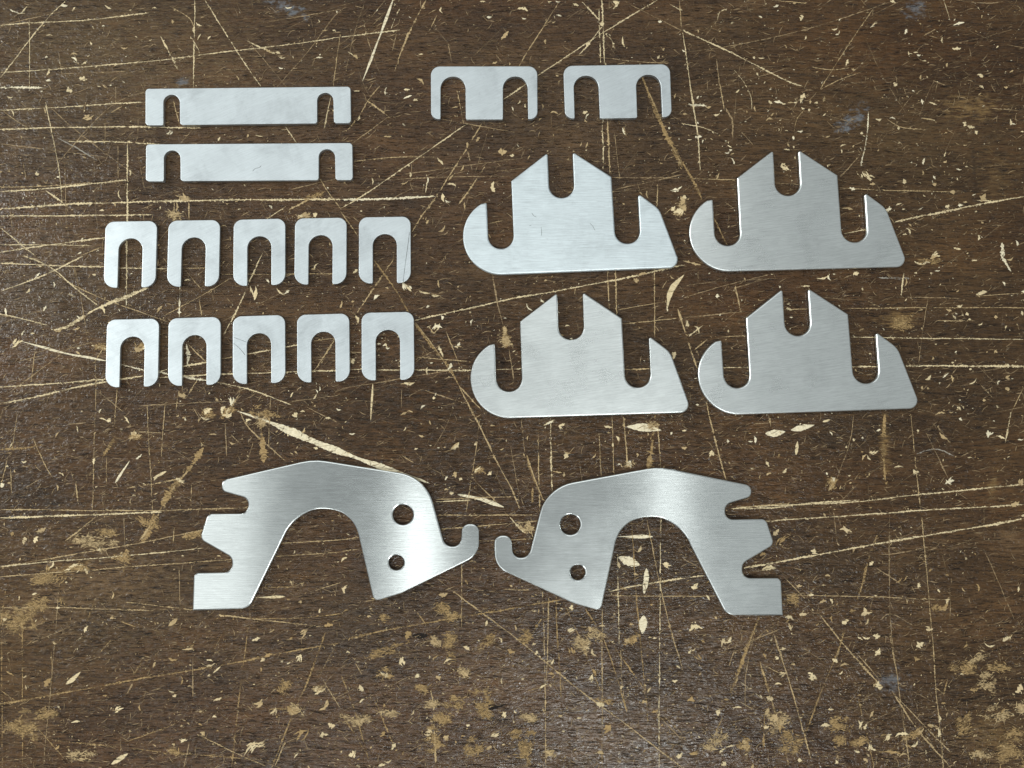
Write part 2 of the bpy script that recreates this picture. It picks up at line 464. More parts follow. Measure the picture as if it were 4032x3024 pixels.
# scratches read off the bench in nine fields: "colour width[b=broken,f=feathered,s=spindle] x,y x,y ..."
LINES = {
(0, 0): """c7 0,165 120,152 400,140 640,122 970,82;d3 0,165 330,90 430,65;c6 0,468 190,460 450,440 800,412 1110,382 1260,362 1500,330 1680,312 1900,285 2212,240
c6 0,505 60,430 190,260 330,95 430,0;c5 190,120 192,590;p14 -10,566 290,570;c7 1262,-5 1260,200 1252,570;c17 1258,165 1258,215;c8b 1330,0 1450,200 1580,400 1690,560
c7 0,715 300,700 700,675 960,660;c9 -5,838 330,828 700,822 1060,824 1305,832;c9 440,915 800,922 1060,936;c10 825,910 825,1430 820,1659;c4 295,660 350,930 385,1120 405,1320
g9 360,890 480,950 630,1040;t5 0,1212 300,1207 600,1180;c10 -5,1243 300,1222 560,1195 820,1165;c8 295,1232 415,1320;c12 -5,1355 420,1325 850,1310 1100,1303 1500,1296 2212,1292
c9 -5,1400 400,1398 840,1393 990,1390;c9 -5,1635 300,1590 560,1555 690,1540;c5 0,1585 600,1590;c8 0,1475 230,1659;c13b 1040,235 1090,330 1130,400 1155,455;t6 1120,640 1165,815
c10b 1600,265 1700,310 1830,370;d3 1610,270 1860,565;d4 2212,60 2140,140 1990,340 1800,560;t5 2205,200 2160,560;c6 2145,625 2100,835;t7 2075,1160 2130,1250 2212,1360
c5 1850,820 1925,930;t14b 2050,1265 1870,1360;c5 1850,1340 1700,1440;t3 1100,40 1220,110 1260,180;d3 750,560 750,680;t6 790,690 720,730;t10b 1130,1310 1130,1420;t8 1225,1310 1225,1430
d3 2212,1150 1880,1230;d3 680,780 680,940;d3 765,940 765,1160;d3 840,460 400,480;t3 20,720 100,780 180,830;t3 660,1600 520,1659;d3 60,1280 80,1480;t5 150,1050 168,1160;p9 60,60 130,85 165,50;c5 110,90 165,85
d3 330,700 560,900 900,1150;d3 0,930 700,1020;d3 1700,150 2212,60;d3 1100,560 800,640 600,800 380,1050;d3 560,640 540,730;d3 380,340 400,480;c4 1240,240 1290,330;d3 420,1050 430,1420 460,1600;d3 2040,380 2020,430;c5 2060,370 2090,372;c5 480,355 500,400""",
(1, 0): """p21s 350,-40 250,230 180,420 135,530;t13b 550,0 470,150 400,300 345,460;c6b 380,50 320,190;c7 0,240 200,215 380,195;t4b 280,80 150,220;t4 620,100 565,210;t6 1415,0 1300,190 1200,345 1150,430
c7 2050,0 1830,130 1650,240 1500,340 1270,490;c8 1200,545 1050,645;c10 1690,-5 1695,150 1705,420;c32 1690,135 1695,170;c7b 1670,50 1680,410;c9 1560,10 1670,130;c22b 1710,220 1750,260 1770,320
c8 1690,170 1600,290 1540,355;c22 1610,275 1590,300;d4 1655,370 1940,400 2130,410;c14 1760,60 1805,5;o30 1945,490 2010,650 2100,860 2212,1090;t8 1950,510 2015,650 2105,860 2212,1080
c9b 1690,780 1700,1090;t13 1725,780 1740,1130;d4 1770,860 1805,1160;t9b 270,530 180,640 110,760 35,850;t10b 160,645 320,765;c7 820,800 700,880 500,1020 300,1160 110,1285 0,1350
t11b 910,800 820,950 700,1140 610,1280 520,1400 455,1510;t26 815,920 815,960;t9b 930,1080 850,1200 745,1345;t5 80,1045 330,1020 620,1018;d3 200,1170 600,1150 1130,1140;d4 1750,1150 2212,1155
p14 0,1292 300,1288 612,1272;c24 560,1282 600,1268;c10b 560,1160 545,1250;t8b 750,590 770,690 785,770 795,810;d4 820,980 850,1110;t8b -10,1365 110,1530;d3 420,1420 500,1470;t10 2050,1200 2045,1340
d3 1770,1230 2212,1130;c5 2130,30 2212,70;t6 2190,0 2205,180;d3 1870,30 2212,200;t9 1830,820 1845,880;t8 950,1450 1050,1430;d3 1200,1085 1180,1090 1000,1110;c10 40,335 100,375;d3 640,770 1130,860
d3 690,280 715,400;c8 1080,200 1030,250;d3 1000,350 1060,430;d3 0,980 300,760;d3 380,120 330,330;t4 2090,1390 2150,1340;d3 400,1130 1200,1020""",
(2, 0): """c9 5,200 120,250 300,335 480,425 700,535 780,560;c7 0,210 40,480 70,700 100,890 115,1120;c10 62,620 98,880;p13 35,675 160,688;c7 225,130 240,80 290,55;d3 225,130 140,240
d4 0,340 200,315 600,240 1000,130 1350,10;t4 1235,60 1100,250 960,470 890,580;t4 890,580 1010,520 1165,465;t3 840,435 970,452 1080,440;c6 1690,0 1735,140;c7b 335,455 400,540 440,620 450,710
t6b 230,470 270,720;p9 1205,720 1190,900 1155,1075;t4 790,710 740,770 720,860;c13 2225,1270 2000,1310 1730,1365 1500,1410 1370,1442;c13 1195,1484 1040,1515;t4 1020,1218 1300,1232 1740,1243;t4 1320,770 1420,825 1580,838
d4 1145,1010 1020,1150;o22 -10,1040 60,1160 130,1300;o16 200,1410 290,1590;c6 1545,765 1635,778;c6 1590,660 1650,680;p24 2070,1570 2080,1665;d9 280,700 320,780 325,900
c5 0,800 140,830 230,870;p14 80,885 125,885;c8 30,905 60,905;d3 220,380 240,560;d5 380,855 460,940;c6 1460,345 1490,350;d3 600,1185 760,1195;t4 0,1155 350,1165;d3 1560,230 1640,190;d3 2100,290 2212,310;d3 1620,520 1750,570
c9 1905,1300 1990,1300;c7 1710,1330 1730,1365;d3 2000,700 2212,720;d3 1740,0 1950,20 2080,10;t3 560,0 800,20""",
(0, 1): """c10 0,45 330,62 680,70;c8 770,78 1085,82;t5 1190,80 1335,75;t5 1430,120 2212,115;c8 0,232 180,165 340,100 540,0;c9 150,-5 330,75 480,200 630,320;t5 330,95 480,190 700,290 900,360 1090,425
c25 960,205 820,265 720,300 610,350 500,420 430,460 350,480;p9 940,215 820,262 720,300 610,352;c9 820,0 820,250;p14 818,280 820,320;p22b 1167,200 1160,400;t5 1500,140 1300,260 1060,390;c9b 1700,-20 1620,160 1550,320 1440,525
t4 1190,80 1310,220;t4 1290,270 1310,395;c7 0,375 100,395 310,450;p20s 130,550 400,625 560,655 700,682;p14 780,702 940,742;p16 1025,750 1095,768;p14 1180,782 1345,807;c9 1410,818 1650,875 1890,965
d4b 480,60 520,250 560,500 570,580;c10 -5,850 300,830 690,798;c10 775,800 935,775;c6 1040,745 1085,735;c12 1185,715 1345,688;t8 1435,667 1515,654;c9 1600,637 1760,608;c8 1850,590 1925,577;t6 2030,552 2180,530
c11 -5,960 200,920 450,860 700,813;c9 1030,790 1190,777 1500,765 1920,750 2212,742;t9 1215,570 1340,692;p26 1207,570 1220,650 1212,710;t12 2170,540 2040,740
p46s 1535,1005 1700,1060 1850,1120 2050,1210 2212,1270 2412,1345 2780,1470;o52b 1680,1000 1690,1100 1700,1200 1710,1340;t8 1550,1000 1620,1120 1850,1330;t15b 1560,870 1480,1020;t14b 1390,910 1470,1010
t14b 1280,800 1210,910;o24 740,1180 670,1300;p26s 840,1325 745,1472;o44b 1320,1240 1230,1370 1100,1530 1030,1659;t15b 1310,1270 1220,1390 1110,1520 1060,1640;t9b 820,1505 980,1480 1150,1445
t4 760,860 740,1100;t5b 950,930 970,1300 990,1659;t5 1070,950 1045,1300;t5b 620,690 620,900 605,1400 600,1659;t6b 690,1300 690,1480;o16 0,1255 150,1245 290,1225;t7 0,1642 900,1650 1610,1632;t6 70,1380 75,1550
t12b 490,1470 505,1600;t10b 1240,1480 1240,1620;c20s 1080,1395 990,1440;t4 230,600 200,820;t6 110,1030 80,1240;t6 1160,870 1140,1000;t5b 1755,890 1740,1240;c20b 590,570 690,602;t7 680,580 610,690
d4 0,440 280,350;d3 60,700 600,560;d3 40,900 500,560;d3 900,970 1500,940;t5 1250,980 1300,1060;t8 800,1040 840,1085;c20 820,250 800,275;d3 430,1090 560,1080;d3 1460,1080 1470,1300;d3 20,1000 0,1060;t4 50,1300 10,1480;t4 210,1170 280,1330 340,1440
d3 130,0 450,60;d4 600,850 800,1010;d3 1840,950 2212,900;t6 1500,1160 1560,1220;t4 880,1140 1060,1145;d3 1640,1210 1600,1330;d3 1990,980 2212,1090""",
(1, 1): """o14 210,25 350,220 440,370;o15 470,430 600,600 700,720 760,840;t6 480,430 600,590 760,830;t10 760,840 900,1110 1000,1320 1100,1500 1155,1640;t9b 345,10 265,130 100,370;c10 465,419 800,345 1100,278 1400,225 1800,150 2140,75 2220,58
t12 1775,80 1785,390;t6b 1725,90 1735,340;t6 2030,80 2030,530;d10b 980,120 1010,300 1050,450;o40b 1060,455 1070,595;d7b 1085,600 1120,810;c8 55,736 135,735;c8 225,738 385,738;c9 470,738 845,742;c8 995,738 1172,730;t8 1830,735 2010,730
d4 55,620 230,635;t4 475,652 830,685;t6 680,490 765,710;c14s 205,825 190,1065;t8b 760,840 930,1020;c30s 2222,120 2140,220 2108,350;t4 1820,440 2212,400;t4 1790,350 2130,290;t6b 885,1160 850,1400 810,1659;t5 390,1290 470,1340
d6 1165,1060 1190,1270;o14 1200,1290 1240,1420 1310,1590;t6 1205,1290 1245,1420 1312,1595;o24b 1240,1500 1235,1600;c9b 1355,1050 1365,1540;t7b 1275,1140 1285,1659;d4 1090,1200 1150,1540;t6 1670,1160 1685,1430;t6 1755,1040 1765,1410;t10 1830,1040 1855,1370
o42b 2035,1030 2020,1180 1990,1390;t6 2050,1080 2070,1380;p50s 1850,1105 1960,1112 2075,1130;p38s 750,1545 900,1575 1055,1628;t6 605,1577 850,1568 1110,1560;c6 605,1592 880,1580;t4 880,1470 1010,1600;c13 630,580 660,650;d4 1540,1320 1560,1460
o30 1880,1330 1850,1370;d3 0,860 830,720;t12 380,830 480,820;t14s 705,1255 765,1205;c20s 410,180 455,230;t6b 480,215 560,240 650,260;t22b 90,390 110,440;t10b 60,660 75,700;c16 1310,1100 1380,1060;d4 900,1060 880,1170;t12b 570,460 600,500 640,450;t3 780,590 745,585
d3 540,870 820,960;t4 2080,210 2110,160;t3 1510,250 1520,200;d3 390,990 390,860;t12s 2180,340 2212,440;c20s 2165,630 2150,670""",
(2, 1): """t10b -5,425 40,570 95,730;t9 150,940 240,1310 285,1460;d4 0,270 300,185 560,120;d4 0,400 200,380 410,360;t10 340,190 375,360;t4 650,348 830,342;t4 1050,340 1600,335 2212,335;t4 250,525 415,518;c6 1085,525 1500,532 2212,540;c8 255,725 435,722;c12 1100,718 1280,717;c14 1445,712 1700,712 2222,715
c9 1435,110 1415,255;g11 1270,140 1470,146;d4 1590,270 1560,450 1530,700;d4 1380,265 1800,275;t6b 1475,1005 1500,1250 1540,1640;c9 310,1637 640,1615 1100,1595 1500,1550 2212,1480;c8 330,1640 600,1630 800,1605 1150,1580;t6 340,1628 700,1605
c9 1400,1655 1800,1635 2215,1610;c9b 2130,1010 2090,1210;t4 2212,850 2130,1010;d6 1575,1140 1720,1440;g8 1510,1285 1640,1250 1760,1295;p20 2060,-10 2130,100;p36s 535,1150 600,1148 665,1138;p36s 700,1128 780,1112 855,1095;c14s 905,1075 955,1060
t10 555,1030 570,1105;c26s 745,1200 735,1290;d4 1110,1010 1080,1220 1000,1440;o40f 2050,1370 1990,1560;o34b 1310,1020 1300,1250 1315,1480;t16b 0,30 120,60;d6 260,430 350,360;c10 40,520 130,450;t8 75,610 160,540;d3 570,140 330,210;d4 450,1090 610,1075
t3 1900,260 2212,240;c18s 1900,250 1972,232;d4 1650,830 1740,790;d8 1650,1100 1700,1170;d3 1200,290 1280,330;d3 1800,1300 1900,1250;t5 1900,420 1650,420;d3 1930,830 2010,920""",
(0, 2): """c12 -5,38 400,25 1050,0;t8 620,30 500,130 420,190;t7 0,358 500,270 880,205 1310,118;c7 0,352 380,318 800,285 1320,234;t6 0,418 570,378 800,358 1500,309;t5 1780,290 2212,258;t6 1820,202 2212,182;o44b 820,240 800,390
t6 0,620 400,620 1000,640;t7b 770,580 1000,605 1250,634;t8 1420,664 1700,700 2100,742;o11 2225,842 1800,920 1400,1000 1000,1065 640,1130 150,1220 -5,1245;o7b 145,650 145,1659;o7b 10,650 15,1659;o7b 1610,740 1560,1120 1500,1659
o10 2110,780 2000,1080 1890,1330 1760,1659;t8 1850,1480 1780,1650;o7 150,1300 420,1600;o6 0,1150 120,1240;o8b 330,1480 700,1515 1100,1560 1500,1590 1750,1612;o6 700,1530 900,1460 1150,1370;t8 1280,1440 1500,1550 1720,1645;t4 2090,1085 2212,1280
d5b 380,480 350,900 280,1659;o45b 1000,5 970,110 890,225;t14b 1030,10 960,110 900,190;c26s 425,1115 470,1085 522,1035;c24s 720,1635 830,1565;o28b 1180,165 1300,125;o7 2212,660 1900,690 1620,690;d4 1250,930 1250,1200;d4 1160,360 1170,680;t5 2040,510 2212,455
d5 800,0 810,240;o4 1390,890 1440,790;t22s 1090,740 1150,690;c18s 1380,1045 1430,1000;o14b 850,1080 920,970;d8 820,1180 860,1110;o10 1740,1300 1770,1275 1930,1285;o14s 780,710 880,745;d4 1620,640 1620,700;o5 40,480 0,750;d4 1240,1440 1190,1659;c10s 205,535 240,525;c20s 1650,555 1850,548
o4 1700,490 1960,485;o4 1100,170 1130,190;d5 460,740 200,850;o4 620,560 560,720;o4 720,830 640,920;t6b 1130,100 1120,200;o5 330,900 340,1100""",
(1, 2): """t6 630,20 1275,20;t7 640,110 900,92 1285,55;t5 890,190 1280,170;t6 0,180 115,163;t5 0,255 125,238;c12b 1090,30 1160,110 1240,180;t7b 1210,60 1245,170;o12 -5,830 400,745 900,660 1430,568;c10 1730,518 1950,470 2222,428;t4 1720,540 2222,548
t8 720,510 960,690 1200,870 1500,1120 1850,1380 2212,1659;t5 780,330 780,750;t7b 1305,510 1320,1100 1325,1659;t7 1345,560 1330,1100;o10 1390,540 1400,800 1425,1200;o8 1440,580 1570,880 1680,1160;o10 1580,620 1700,830 1790,1080 1850,1300;t6 1690,620 1690,1200;d4 1690,1200 1690,1659
o8b 1540,740 1700,790 1830,960 2000,1200;c7b 1790,270 1800,860;t6 1810,900 1820,1140;o8 1880,60 1920,650 1975,1200 1985,1370;t6 1980,50 2050,400 2130,750 2212,1010;c7b 2070,40 2065,700 2060,1200 2058,1659;p26s 1790,160 1890,160 2020,158;p46s 1795,290 1860,318 1935,345;p44s 1978,365 1975,440 1962,530;p46s 1960,670 1950,790
t10b 580,1150 600,1300 612,1659;o9b 0,1060 80,1270 175,1600;o9b 0,1300 170,1580;o8b 220,1220 300,1420 380,1600;k22s 945,1280 1000,1265 1070,1245;k36s 455,805 560,800;o10 490,650 545,720;t8 1050,500 1220,505;d4 620,430 760,540;t6 90,980 130,1050;d5 540,440 600,490
o14b 1300,690 1240,780;d4 1850,560 1840,620;d4 1990,1250 2212,1480;t8b 1450,760 1520,770;d4 2090,1320 2212,1440;o5 1450,1100 1200,1160;d4 300,560 140,580""",
(2, 2): """c8 530,60 900,35 1450,0;c12 395,362 700,310 1100,235 1500,165 1900,100 2222,40;t5 0,545 215,545;t5 635,538 1150,547 1700,568;o14b 1260,150 1210,290 1170,440 1130,590;d5 1340,0 1343,640 1390,1060 1420,1290 1470,1659;t6b 1340,780 1390,1060;t6b 1430,1290 1470,1659
t6 1550,30 1580,380 1620,830 1640,1130 1660,1340 1690,1659;d4 1270,280 1400,265 1600,225;t5 660,425 790,560;t10 880,655 1020,830 1250,1090 1290,1130;t9 1355,1160 1530,1420 1745,1665;t6 1130,920 1280,1090;t6 1360,1170 1600,1420 1740,1560;o10 1050,770 1010,890 900,1160 790,1450
o20 495,680 400,930 310,1175;t8b 480,720 400,930 340,1120;d5 460,800 410,1060 405,1280;d4 400,710 300,1000;t9 595,800 650,970 720,1200 790,1450 830,1600;o12b 500,980 560,1170 620,1380 690,1640;t6b 505,980 565,1180 600,1300;c10b 370,1100 440,1150 520,1210;o9b 1135,1200 1170,1350 1240,1640;o14b 530,1290 525,1550
d4 1950,240 2050,460 2150,700;o10 260,1330 200,1460;d5 290,890 630,760;t5 520,990 640,1050;d4 760,870 900,960;t4 1340,720 1420,740;o10 1720,1080 1690,1190;d4 1250,360 1440,480;d4 0,300 210,420;c8b 0,430 140,412;d4 980,0 1000,200;t4 370,1230 460,1280;d4 1280,700 1350,660 1500,740;o6 1450,1550 1250,1555;t10b 1640,1140 1700,1180"""}
# chips: x, y, length, width, angle (degrees)
CHIPS = {
(0, 0): "160,60,50,9,-50;410,38,40,22,0;480,60,35,9,-60;310,470,40,16,-65;315,520,35,22,0;535,515,42,38,0;545,405,45,12,-30;65,625,40,10,0;805,305,45,10,0;480,355,45,12,0;300,370,20,14,0;590,280,24,12,60;1355,245,30,12,-50;1115,140,26,16,80;700,45,50,12,30;240,1125,30,20,40;660,1365,30,14,0;1000,55,30,8,0;1740,330,50,16,30;1800,345,35,14,20;1830,370,40,8,0;2070,372,45,8,0;1420,900,30,12,-60;1870,45,45,10,0;1290,240,45,7,-60;570,760,60,26,-40;1100,860,45,22,-20;840,1120,40,16,90;450,590,40,40,0;1290,155,45,12,30;780,1260,60,10,80;745,1325,30,10,80;1140,1340,60,14,90;1200,1275,60,20,60;1990,1390,70,28,-20;2040,1390,30,30,0;1950,1395,40,14,10;670,170,20,8,0;80,735,40,8,70;290,715,40,10,70;1540,505,35,9,60;1605,880,24,12,-70;1680,880,50,7,10;1450,1470,40,5,0;320,230,40,6,0;2105,195,36,9,0;2165,200,25,12,20;1820,440,30,8,10;515,1640,30,12,-30;530,1550,25,10,-45",
(1, 0): "650,65,40,14,80;1060,230,75,26,-50;960,110,35,16,0;995,410,30,22,-20;90,370,40,20,40;1780,15,45,30,20;1520,30,40,16,20;1410,100,36,9,15;2065,140,26,18,0;1150,660,30,8,-60;1195,685,26,12,80;1300,690,36,9,90;1110,705,30,9,70;1380,735,50,14,10;1580,730,36,20,-20;1595,755,40,10,-60;1720,590,36,10,20;430,630,60,12,-20;480,650,30,16,0;425,580,40,14,0;510,530,60,14,40;1045,980,60,42,0;1105,1005,30,18,0;885,905,36,20,-50;300,885,50,12,0;555,1170,45,10,-80;410,1180,50,9,-20;710,1150,50,9,-50;715,1200,60,14,15;990,1210,70,36,85;200,1175,45,10,85;650,1480,60,16,-45;560,1440,30,16,-60;2170,1220,80,22,-20;2185,1370,70,50,-10;2150,1350,40,26,-50;2200,1300,60,30,90;1830,850,50,12,70;660,1280,60,20,80;690,1300,40,9,20;640,1045,60,18,50;915,10,36,12,0;1175,65,70,30,10;1350,10,25,12,0;1830,270,70,14,80;1325,270,30,16,90;2055,370,26,14,-60;2090,320,20,14,-60;1185,120,26,10,0;515,350,30,7,0;1590,940,40,10,-70;1550,935,30,8,-70;2125,830,14,14,0;1985,1260,50,10,80;100,590,40,8,0;110,765,36,10,-70;290,590,50,10,-80;740,750,20,8,0;1700,1420,20,6,0;800,1335,50,9,85;780,1090,40,10,-60;1215,1020,30,9,-60",
(2, 0): "770,115,36,26,70;605,38,36,16,-20;1790,155,75,18,-15;1775,313,60,20,0;1445,205,36,18,-70;1375,545,30,24,0;1065,405,45,16,-70;775,620,45,30,-50;570,660,32,16,40;1530,355,26,16,0;1510,340,30,9,0;1465,345,26,9,80;1565,395,30,9,0;1245,160,45,8,-30;1230,175,30,6,-20;985,185,40,9,-10;1010,210,30,10,-70;1000,225,22,9,0;795,245,30,10,-70;725,20,22,16,0;1360,8,40,22,0;505,110,24,10,20;240,200,14,8,0;485,480,22,14,60;355,590,30,12,-40;220,738,42,14,-15;620,665,60,16,10;655,670,30,10,10;700,665,40,8,0;730,665,25,12,0;775,650,45,16,-60;825,660,26,14,90;865,668,24,16,0;780,700,24,12,30;820,710,16,16,0;470,705,36,10,80;1930,487,36,24,0;1935,565,34,12,30;2095,562,26,16,0;1550,660,36,16,80;1620,670,50,10,20;1400,828,20,20,0;1590,770,80,9,8;2125,790,40,14,80;1435,1175,36,22,80;1635,1195,30,22,-30;1195,1140,75,24,40;1230,1195,36,18,0;1160,1140,30,10,80;1210,1155,40,14,20;1700,1000,36,12,-70;1565,1045,45,16,-75;1700,1045,26,14,-20;1040,945,40,8,-20;1030,980,25,10,80;1100,1220,40,18,20;1070,1355,70,16,5;1330,1355,50,20,-20;1850,240,0,0,0;1685,260,40,10,85;325,1045,45,14,65;290,985,36,10,-15;225,1145,24,18,80;310,970,20,14,0;715,895,26,14,90;685,940,26,12,60;675,970,40,9,10;460,375,20,14,40;510,375,40,7,0;650,1070,36,14,-30;655,1090,70,26,55;940,885,30,9,-20;1270,770,40,14,0;1360,770,40,9,10;1160,865,20,16,0;1830,940,26,7,0;1870,820,50,18,10;1830,800,26,26,0;1900,860,30,18,60;1755,1245,30,30,90;1950,1280,60,40,-60;1830,1310,30,10,0;1715,1340,30,20,0;1800,1330,30,20,60;1460,1500,50,16,60;1440,1520,30,10,0;1915,1540,36,16,85;2165,1575,40,16,70;1780,1610,50,14,10;1640,1650,60,22,-10;2040,305,20,8,-40;70,660,30,10,90;15,740,30,16,0;165,690,40,12,0;10,1280,30,30,0;10,1350,40,40,60;2200,855,20,10,0;2140,810,40,8,0;1790,1095,36,9,10;1840,1080,20,8,0;1555,1120,30,10,90;1630,1150,30,12,60;1430,1355,18,8,0;1400,1325,40,12,-20",
(0, 1): "660,350,60,24,50;1645,240,80,38,85;1820,230,70,12,40;1860,235,40,14,-40;345,185,40,9,80;290,340,40,16,-60;1035,345,60,16,-50;240,130,60,9,-50;180,225,40,16,-50;610,120,26,12,0;1350,1010,60,40,-40;1330,1050,60,18,10;1450,1000,60,22,-70;1490,1000,50,20,-60;1505,940,70,20,-70;1470,1030,60,30,-50;860,1165,90,26,0;870,1160,60,40,40;1910,1025,40,30,-20;1890,900,40,9,-60;1380,1155,50,9,0;2125,1050,36,14,0;1610,1060,40,20,10;820,1060,60,10,55;1205,1055,30,14,80;670,1060,60,10,20;705,1065,30,24,0;155,1330,36,12,0;20,1480,40,30,0;900,1300,50,18,-40;1165,1450,60,22,45;395,1415,40,10,30;370,1500,40,10,80;1010,1440,40,16,-50;650,1005,30,10,-60;495,470,50,12,-20;375,475,60,20,-10;100,560,80,26,-30;150,500,40,12,-60;1180,900,50,26,0;1190,905,26,40,0;2045,1245,30,14,10;1190,1050,20,12,0;1925,1240,20,6,-60;1915,1275,30,10,40;1965,1130,40,16,-60;60,1470,25,14,0;210,500,30,9,0;70,1225,40,9,-60;2040,910,40,9,-60;900,600,60,40,0;930,590,40,26,-40;370,1160,40,8,-60;610,1330,40,20,-80;500,1120,40,9,80;2070,860,30,12,90;1215,160,40,9,0;40,360,50,16,80;2050,70,50,10,-60;2030,85,30,9,0;1960,1010,30,8,0",
(1, 1): "90,100,40,16,-40;425,200,60,20,50;600,460,60,24,-60;620,470,70,16,-10;650,400,30,18,80;295,210,24,9,20;540,235,70,12,10;610,255,50,14,0;630,180,50,10,80;1910,160,50,26,60;1955,120,60,20,-10;885,1385,50,26,-40;960,1405,40,18,-50;770,1445,20,20,0;715,1535,30,20,0;730,1415,40,20,-40;485,1250,24,14,-20;735,1230,70,20,-40;520,1165,40,12,20;1350,1080,60,16,-30;1425,1100,50,22,25;1455,1295,40,24,-10;1465,1270,50,9,20;1730,1105,60,18,10;1760,1225,24,20,80;1860,1340,40,40,-40;1635,1295,40,9,-50;700,715,50,24,-60;560,745,50,14,90;100,410,50,18,70;75,680,30,26,60;1050,480,60,20,80;1070,550,60,40,90;2160,640,40,24,-60;1790,1185,40,16,60;70,1150,40,14,0;575,1080,30,10,70;410,1120,30,9,-60;445,1010,40,10,10;1915,1290,30,14,90;1210,1180,30,10,-80;1040,1250,30,9,-20;1400,1400,60,12,10;680,1440,30,14,-60;630,1240,20,6,0;230,270,50,18,-40;290,580,36,12,60;245,570,26,10,0;300,595,26,12,0;1465,455,30,10,0;760,570,30,16,-60;1220,330,60,8,50;2110,350,20,8,90;2140,1150,20,14,-60;1800,1350,20,10,0;1455,1290,30,30,0;980,1100,30,9,0;600,920,20,20,0;440,820,70,16,0;870,1215,30,12,-60",
(2, 1): "225,258,26,20,90;1990,1145,50,42,0;190,1290,45,34,90;960,1480,90,26,-70;975,1450,50,30,-50;1180,1305,50,16,-50;1210,1305,40,14,60;1230,1275,50,20,-30;1795,318,40,14,-10;1945,240,60,18,-12;2215,230,40,20,0;1725,350,40,14,20;1845,375,24,18,60;2030,398,26,20,0;1705,775,50,9,-40;1745,795,45,18,80;2105,785,36,20,0;1590,785,50,16,-40;2050,820,30,12,-60;2105,860,34,24,60;1955,935,24,16,0;1790,990,36,14,40;1690,1165,70,20,40;1800,1060,26,14,30;1670,1025,70,14,-10;1740,1010,30,9,0;2060,1175,60,14,20;1505,1400,36,22,50;1730,1460,60,26,-20;1400,1370,60,9,0;660,1390,40,18,-50;560,1415,36,16,-20;550,1350,40,16,60;465,1190,50,16,80;440,1200,30,9,0;290,1200,25,14,90;35,440,40,26,60;90,480,60,14,60;1120,110,40,24,-20;910,130,90,12,-15;950,140,40,12,60;630,200,14,14,0;1165,215,20,12,80;1440,170,60,9,-80;795,195,60,10,0;1890,30,40,16,0;1540,40,80,14,10;1580,50,50,12,-10;1630,10,60,20,-20;1510,110,20,10,0;1610,110,14,14,0;2080,180,30,12,60;2200,370,30,18,80;1860,410,20,12,0;1930,440,30,9,-30;1550,470,14,14,0;1750,690,18,10,0;1865,735,18,14,0;1550,850,20,20,90;1590,855,14,14,0;690,345,40,20,20;1700,420,16,10,0;935,1410,18,14,60;1210,1415,20,10,90;1400,1400,0,0,0;1525,1130,16,16,0;1270,1130,30,14,-20;1165,1180,14,12,0;960,1150,30,10,50;1110,1190,20,16,60;10,1240,40,16,0;10,1130,30,14,-10;95,965,20,12,0;2030,620,24,24,30;2095,460,20,14,-60;1770,620,16,8,-30;1080,1420,20,9,0;1860,1305,30,8,0;1880,810,60,8,-40;2190,1190,40,8,0;1640,570,14,8,0;1215,635,16,10,0;2150,1610,60,30,0;2190,1465,60,24,-60;1060,1240,14,14,0",
(0, 2): "265,115,75,26,-20;165,190,50,26,-60;235,180,50,30,-60;80,135,30,22,-70;640,240,30,16,-60;315,370,50,20,-60;480,360,110,30,-5;430,455,16,12,0;375,622,30,14,0;2130,735,60,30,-8;1660,825,60,22,-18;1680,1235,75,30,-15;2095,1250,90,28,-50;1950,1440,110,22,-45;1640,1530,120,24,-45;1665,1510,90,26,-10;1130,1190,28,22,0;310,1105,70,34,-50;65,1045,60,16,30;1120,950,60,16,10;1000,990,40,18,-70;1975,780,60,26,-50;1945,585,24,18,0;1215,890,80,16,-10;1190,1475,50,24,-20;1410,1215,60,16,-20;1390,1330,30,14,0;1770,1290,60,20,-60;1900,1275,90,60,20;2150,1375,50,40,20;2100,1450,60,26,-10;1920,1580,40,9,-50;1410,1420,16,12,0;1310,1440,40,24,40;1940,950,60,22,-70;1740,930,60,20,-20;1700,960,40,26,-60;760,1280,60,20,-40;370,1525,40,14,-50;490,1360,60,14,-10;560,760,50,20,-60;730,690,40,20,0;1760,770,40,9,-30;2070,640,30,14,-80;1300,60,0,0,0;2010,800,16,10,0;30,690,30,24,0;330,340,60,16,-60;560,380,60,20,70;90,400,0,0,0;1110,1160,40,10,20;680,1190,30,10,0;1440,670,50,12,10;1350,980,90,14,0;2060,1160,60,30,-40;1170,1090,60,10,90;1690,1020,30,12,90",
